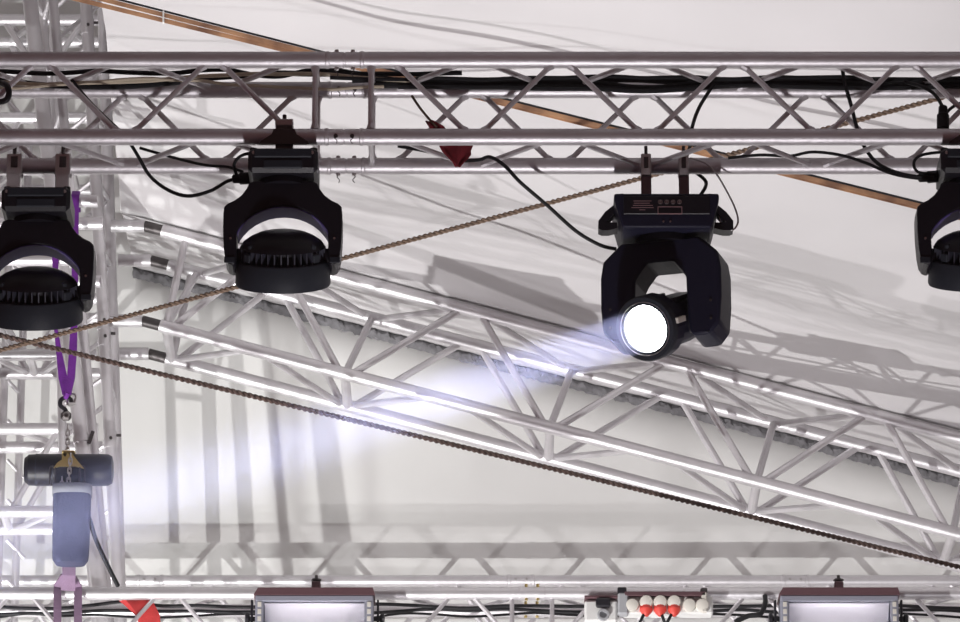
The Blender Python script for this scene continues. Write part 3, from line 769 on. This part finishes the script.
# ================================================================== floodlights on the hoisted truss
def flood(px, label):
    Y = BY - 0.14
    c = P(px, 605, Y)
    t = thing('floodlight', c + V((0, 0, -0.30)), label, 'floodlight', 'floodlights on the hoisted truss'); base = V(t.location)
    W = 0.222
    q = lambda x, y, z: c + V((x, y, z))
    hs = MB().box(q(0, 0.03, -0.135), (2 * W, 0.07, 0.31), bev=.012)
    for z in (0.012, -0.282): hs.box(q(0, -0.035, z), (2 * W, 0.07, 0.016))
    for s in (-1, 1): hs.box(q(s * (W - .008), -0.035, -0.135), (0.016, 0.07, 0.30))
    hs.build('housing', 'lamp_grey', t, base)
    hd = MB(); hd.prism([(-W - .006, -0.001), (W + .006, -0.001), (W - .002, 0.026), (-W + .010, 0.026)], -0.090, 0.060, Matrix.Translation(c + V((0, 0, 0.018))))
    hd.build('hood', 'hood_brown', t, base, smooth=0)
    fr = MB()
    fr.box(q(0, -0.072, 0.004), (2 * W, 0.020, 0.026), bev=.004); fr.box(q(0, -0.072, -0.278), (2 * W, 0.020, 0.026), bev=.004)
    for s in (-1, 1): fr.box(q(s * (W - .016), -0.072, -0.137), (0.032, 0.020, 0.26), bev=.004)
    f_ = fr.build('front_frame', 'lamp_grey', t, base)
    for s in (-1, 1):
        for k in range(9):
            MB().box(q(s * (W - .016), -0.083, -0.020 - 0.028 * k), (0.014, 0.004, 0.018)).build('vent_slot', 'cream_cap', f_, base, smooth=0)
    rf = MB(); vs = []; NN = 14
    for i in range(NN + 1):
        a = math.pi * i / NN; z = -0.137 + 0.125 * math.cos(a); y = -0.068 + 0.06 * math.sin(a)
        for s in (-1, 1): vs.append(q(s * (W - .034), y, z))
    rf.add(vs, [[2 * i, 2 * i + 1, 2 * i + 3, 2 * i + 2] for i in range(NN)])
    rf.build('reflector', 'reflector', t, base)
    MB().tube(q(-0.14, -0.035, -0.137), q(0.14, -0.035, -0.137), 0.007, 10).build('lamp_tube', 'added_tube_glow', t, base)
    MB().box(q(0, -0.081, -0.137), (2 * W - .064, 0.003, 0.256)).build('glass', 'clear_glass', t, base, smooth=0)
    for s in (-1, 1):
        yk = MB().box(q(s * (W + .016), 0.0, -0.07), (0.008, 0.045, 0.17), bev=.002)
        yk.tube(q(s * (W + .00), 0, -0.055), q(s * (W + .026), 0, -0.055), 0.010, 8).build('yoke_arm', 'black_plastic', t, base)
    for s in (-1, 1): MB().lathe([(0, .010), (.006, .024), (.016, .026), (.02, .012)], q(s * (W + .022), 0, -0.055), (s, 0, 0), 10).build('tilt_knob', 'black_plastic', t, base)
    hk = MB().box(q(0.004, 0.0, 0.062), (0.034, 0.05, 0.05), bev=.004)
    hk.box(q(0.004, 0.045, 0.062), (0.030, 0.06, 0.014), bev=.002)
    h_ = hk.build('truss_hook', 'hood_brown', t, base)
    MB().lathe([(0, .008), (.004, .020), (.010, .020), (.014, .008)], q(0.004, 0, 0.090), (0, 0, 1), 6).build('wing_nut', 'dark_steel', h_, base)
    MB().tube(q(0.004, 0, 0.09), q(0.004, 0, 0.116), 0.006, 8).build('bolt', 'dark_steel', h_, base)
    return t
flood(315, 'grey floodlight with reddish hood between red strap and truss joint')
flood(838, 'grey floodlight with brown hood beside the thick curled black lead')

# ================================================================== power strip with plugs
def power_strip():
    Y = BY - 0.10
    c = P(648, 606, Y); base = c + V((0, 0, -0.06))
    t = thing('power_strip', base, 'white power strip box with round sockets and three red plugs', 'power strip')
    X = lambda px, py=606: P(px, py, Y)
    MB().box((X(668).x, Y + .03, X(668, 605).z), (X(712).x - X(622).x, 0.07, 0.070), bev=.006).build('housing', 'white_box', t, base)
    MB().box((X(665).x, Y - .005, X(665, 595.5).z), (X(705).x - X(624).x, 0.05, 0.016), bev=.002).build('top_bar', 'hood_brown', t, base)
    MB().box((X(603).x, Y + .03, X(603, 597.5).z), (X(622).x - X(585).x, 0.09, 0.010), bev=.002).build('shelf_plate', 'hood_brown', t, base)
    bx = MB().box((X(601).x, Y + .03, X(603, 611).z), (X(617).x - X(584).x, 0.07, 0.085), bev=.008).build('breaker_box', 'white_box', t, base)
    MB().box((X(603).x, Y - .012, X(603, 604).z), (0.055, 0.03, 0.034), bev=.006).build('latch', 'black_plastic', bx, base)
    MB().lathe([(0, .022), (.02, .022), (.02, .014), (.004, .013)], (X(603).x, Y - .004, X(603, 616).z), (0, -1, 0), 18).build('inlet', 'grey_box', bx, base)
    cl = MB().box((X(623).x, Y - .004, X(623, 605).z), (0.040, 0.05, 0.085), bev=.006).build('clamp', 'grey_box', t, base)
    MB().box((X(622).x, Y - .004, X(622, 592).z), (0.034, 0.045, 0.026), bev=.004).build('clamp_bolt', 'black_plastic', cl, base)
    c2 = MB().box((X(704).x, Y - .02, X(704, 604).z), (0.022, 0.02, 0.080), bev=.004).build('clamp', 'cream_cap', t, base)
    MB().box((X(704).x, Y - .004, X(704, 592).z), (0.026, 0.04, 0.022), bev=.004).build('clamp_bolt', 'dark_steel', c2, base)
    for k, (px, red) in enumerate(((632, 0), (646, 1), (660, 2), (674, 3), (689, 0), (702, 0))):
        py = 606 if not red else 602.5
        o = V((X(px).x, Y - .004, X(px, py).z))
        s_ = MB().lathe([(0, .026), (.018, .026), (.026, .023), (.030, .012)], o, (0, -1, -0.15), 20).build('socket_cap', 'cream_cap', t, base)
        if red:
            MB().lathe([(0, .024), (.016, .025), (.03, .017), (.04, .008)], o + V((0, -.004, -.018)), (0.0, -.25, -1), 16).build('plug', 'red_plug', s_, base)
power_strip()
for k, (px, lab) in enumerate(((646, 'black lead hanging from the first red plug of the power strip'), (660, 'black lead hanging from the middle red plug of the power strip'), (674, 'black lead hanging from the last red plug of the power strip'))):
    sx = (-8, 6, -9)[k]
    solo(MB().path([P(px, 611, BY - .11), P(px + sx * .5, 618, BY - .12), P(px + sx, 630, BY - .1), P(px + sx * 1.3, 660, BY - .05)], 0.006, 8), 'power_lead', 'rubber', lab, 'cable')
# red strap bundle thrown over the hoisted truss
rs = MB()
ribbon([P(126, 596, BY + .10), P(133, 600, BY + .06), P(144, 608, BY + .03), P(149, 618, BY + .03), P(151, 640, BY + .03)], [.06, .07, .08, .085, .08], 0.030, mb=rs, bow=.7)
solo(rs, 'ratchet_strap', 'red_web', 'bright red strap bundle wrapped in the hoisted truss', 'strap')
# cables inside the hoisted truss
random.seed(3)
for k, lab in enumerate(('upper black cable sagging inside the hoisted truss', 'lower black cable sagging inside the hoisted truss', 'thin black cable weaving inside the hoisted truss')):
    pts = []
    for px in range(-280, 1240, 34):
        pts.append(P(px, 606 + 5 * k + 6 * noise.noise(V((px * .012, k * 5.3, 0))) + 3 * noise.noise(V((px * .05, k * 3.3, 2))), BY + .10 + .03 * k))
    solo(MB().path(pts, 0.007 if k < 2 else 0.005, 7, 4), 'cable_run', 'rubber', lab, 'cable')
solo(MB().path([P(735, 622, BY - .06), P(748, 616, BY - .06), P(760, 614, BY - .06), P(765, 604, BY - .05), P(765, 596, BY - .03)], 0.010, 8), 'power_lead', 'rubber', 'thick black lead curling up beside the brown hooded floodlight', 'cable')

# ================================================================== ropes, straps, cables of the front truss
def twisted(a, b_, r, pitch, sag=0.0):
    a, b_ = V(a), V(b_); L = (b_ - a).length; d = (b_ - a) / L; x = d.orthogonal().normalized(); y = d.cross(x); mb = MB(); N = int(L / pitch * 8)
    for ph in (0, math.pi):
        pts = []
        for i in range(N + 1):
            s = L * i / N; t = 2 * math.pi * s / pitch + ph
            pts.append(a + d * s + (x * math.cos(t) + y * math.sin(t)) * r * .55 + V((0, 0, -4 * sag * (s / L) * (1 - s / L))))
        mb.path(pts, r * .62, 6, 0)
    return mb
solo(twisted(P(-330, 438.8, 4.72), P(995, 83.3, 2.58), 0.0085, 0.042), 'guy_rope', 'rope', 'brown twisted rope rising from the purple sling behind the front truss', 'rope', smooth=60)
solo(twisted(P(-330, 255.4, 3.77), P(1180, 620.5, 6.02), 0.0095, 0.045), 'guy_rope', 'dark_rope', 'dark brown rope falling just under the sloping roof truss', 'rope', smooth=60)
def tan_line():
    a0, a1 = P(-90, -46, 3.65), P(1300, 301, 3.2)
    base = a1.copy(); t = thing('tension_strap', base, 'tan doubled webbing strap slanting down behind the front truss', 'strap')
    mid = lambda s, off: a0 + (a1 - a0) * s + V((0, 0, off))
    for k, o0 in enumerate((0.012, -0.010)):
        pts = [mid(s / 20, o0 * max(0.0, 1 - s / 20 * 2.4) + (0.003 if k == 0 else -0.003)) + V((0, 0.01 * k, 0)) for s in range(21)]
        ribbon(pts, 0.016, 0.006, (0, -0.2, 1), bow=.5).build('webbing', 'tan_strap', t, base)
    MB().path([mid(s / 20, 0.018 * max(0, 1 - s / 20 * 2.2) + .012) + V((0, -.006, 0)) for s in range(21)], 0.0040, 6, 2).build('edge_cord', 'rubber', t, base)
    for s in (0.09, .19):
        MB().box(mid(s, 0.0), (0.006, 0.022, 0.045)).build('keeper', 'white_box' if s > .1 else 'cream_cap', t, base)
tan_line()
# cable bundle on the rear top chord
zr = TZT
random.seed(11)
def run(x0, x1, f, y, r, m, lab, step=26, name='cable_run'):
    pts = [P(px, f(px), y) for px in range(x0, x1 + 1, step)]
    solo(MB().path(pts, r, 8, 5), name, m, lab, 'cable')
nz = lambda px, k, s=.012: noise.noise(V((px * s, k * 7.7, k * 1.3)))
run(-370, 480, lambda p: 73 + 5 * nz(p, 1, .02) + 1.5 * nz(p, 2, .06), TD - .06, 0.0075, 'rubber', 'uppermost black cable of the bundle on the tower side of the truss joint')
run(-370, 450, lambda p: 80 + 7 * math.sin(p / 62.0) + 2 * nz(p, 3, .05), TD - .05, 0.009, 'rubber', 'wavy black cable of the bundle on the tower side of the truss joint')
run(-370, 420, lambda p: 79 + 5 * math.sin(p / 70.0 + .8) + 2 * nz(p, 4, .04), TD - .075, 0.0065, 'cream_cable', 'cream cable of the bundle running through the truss joint')
run(-370, 400, lambda p: 84 + 5 * math.sin(p / 55.0 + 2) + 2 * nz(p, 5, .04), TD - .085, 0.005, 'cream_cable', 'thin cream cable low in the bundle on the tower side of the truss joint')
for k, (dy, r, lab) in enumerate(((80, .009, 'thick black cable on top of the bundle above the beam lamp'), (84, .0115, 'thickest black cable in the bundle above the beam lamp'),
                                  (87, .009, 'black cable at the bottom of the bundle above the beam lamp'), (78, .006, 'thin black cable looping over the bundle above the beam lamp'))):
    run((352, 372, 398, 330)[k], 1330, lambda p: dy + (3.5 if k < 3 else 6) * nz(p, 10 + k, .014) + (5 * math.exp(-((p - 640) / 45.0) ** 2) if k in (1, 2) else 0), TD - .045 - .012 * k, r, 'rubber', lab)
# single leads
def lead(pts, r, lab, m='rubber', Y=.12, name='signal_cable'):
    solo(MB().path([P(a, b_, (c[0] if c else Y)) for a, b_, *c in pts], r, 8, 7), name, m, lab, 'cable')
lead([(72, 80, .16), (88, 100, .12), (107, 119, .1), (125, 136, .12), (138, 156, .14), (150, 176, .16), (168, 190, .14), (188, 196, .1), (210, 191, .05), (228, 181, .03), (242, 178, .03)], .0055, 'black cable dipping from the truss to the plug of the joint side moving head')
lead([(140, 148, .2), (175, 158, .16), (205, 165, .1), (228, 167, .05), (243, 172, .03)], .0045, 'thin black cable running level into the same moving head plug')
lead([(237, 176, .03), (234, 166, .0), (238, 158, -.02), (246, 154, -.02), (252, 154, .0)], .0048, 'small black cable loop at the side of the joint side moving head')
lead([(398, 146, .2), (430, 152, .18), (456, 160, .17), (478, 160, .16), (490, 157, .15), (505, 166, .14), (520, 182, .15), (548, 206, .2), (576, 231, .24), (600, 245, .26), (616, 249, .25)], .0055, 'black cable hanging from the truss into the lit beam lamp')
lead([(714, 84, .16), (706, 96, .14), (698, 110, .13), (692, 128, .15), (690, 146, .25), (686, 160, .32), (690, 168, .33), (706, 182, .32), (700, 196, .30)], .0055, 'black cable dropping behind the clamps of the lit beam lamp')
lead([(690, 158, .18), (705, 163, .19), (715, 172, .20), (725, 188, .20), (735, 208, .20), (738, 222, .2), (732, 230, .2), (722, 225, .2), (718, 212, .2)], .0028, 'thin steel safety wire looped to the handle of the beam lamp', 'steel', name='safety_wire')
lead([(842, 66, .14), (845, 84, .13), (851, 105, .12), (857, 128, .13), (864, 146, .14), (876, 162, .1), (892, 171, .06), (912, 176, .02), (934, 177, .0)], .0058, 'black cable falling through the truss to the plug of a wash head')
lead([(728, 158, .19), (760, 155, .18), (790, 156, .17), (812, 152, .16), (840, 155, .14), (866, 163, .1), (890, 173, .06), (914, 178, .02), (936, 179, .0)], .0048, 'black cable running along the lower rear chord from beam lamp to wash head')
lead([(936, 174, .0), (918, 172, .0), (914, 162, .0), (922, 155, .0), (942, 152, .02), (958, 151, .03)], .0045, 'small black cable loop at the base of the moving head under the upright plug')
lead([(905, 82, .16), (920, 86, .12), (933, 93, .1), (941, 104, .06), (943, 114, .03)], .0055, 'black cable arching down to the upright plug on the lower chord')
lead([(972, 100, .06), (958, 104, .06), (949, 110, .05), (945, 116, .03)], .0048, 'short black cable entering the upright plug from its far side')
lead([(0, 83, .05), (6, 85, .0), (9, 92, -.02), (6, 100, -.02), (-6, 102, .0), (-20, 98, .05)], .009, 'thick black cable loop at the truss end above the purple sling')
def plug(a, b_, lab):
    a, b_ = V(a), V(b_); d = b_ - a; L = d.length
    solo(MB().lathe([(0, .008), (.004, .013), (L * .35, .014), (L * .4, .018), (L * .96, .018), (L, .014)], a, d, 14), 'cable_plug', 'rubber', lab, 'plug')
plug(P(232, 179, .03), P(252, 178, .03), 'black plug in the side of the moving head beside the joint')
plug(P(943, 106, .035), P(943, 130, .02), 'upright black plug standing on the lower chord above a moving head')
plug(P(918, 178, .02), P(942, 176, .02), 'black plug in the side of the moving head under the upright plug')
# dark red cloth tied between the lower chords
def cloth():
    mb = MB()
    def sheet(rows, Y, amp):
        vs = []; nx = 9
        for (l, r_, py) in rows:
            for i in range(nx):
                t = i / (nx - 1); vs.append(P(l + (r_ - l) * t, py, Y + amp * math.sin(t * 9 + py * .12)))
        mb.add(vs, [[j * nx + i, j * nx + i + 1, (j + 1) * nx + i + 1, (j + 1) * nx + i] for j in range(len(rows) - 1) for i in range(nx - 1)])
    sheet([(425, 432, 121), (428, 444, 126), (432, 448, 132), (438, 466, 138), (440, 473, 146), (443, 471, 151), (446, 471, 154), (449, 468, 157), (453, 464, 161), (456, 459, 166.5)], .12, .012)
    o = solo(mb, 'cloth_rag', 'red_cloth', 'dark red cloth rag hanging between the chords of the front truss', 'cloth', smooth=180)
    m_ = o.modifiers.new('thickness', 'SOLIDIFY'); m_.thickness = .004
cloth()
lead([(412, 96, .16), (420, 108, .14), (430, 120, .12), (437, 127, .12)], .004, 'brown cord from the rear chord to the dark red rag', 'rope', name='tie_cord')

# ================================================================== stage haze, lit by the beam
hm = bpy.data.materials.new('haze'); hm.use_nodes = True; nt = hm.node_tree
nt.nodes.remove(nt.nodes['Principled BSDF'])
vs_ = nt.nodes.new('ShaderNodeVolumeScatter'); vs_.inputs['Density'].default_value = 0.006; vs_.inputs['Anisotropy'].default_value = 0.3
nt.links.new(vs_.outputs[0], nt.nodes['Material Output'].inputs['Volume']); MATS['haze'] = hm
hz_ = MB().box((-0.6, 0.2, 5.7), (6.0, 8.4, 2.9)).build('stage_haze', 'haze', smooth=0)
tag(hz_, 'thin stage haze lit by the lamp beam', 'haze', kind='stuff')
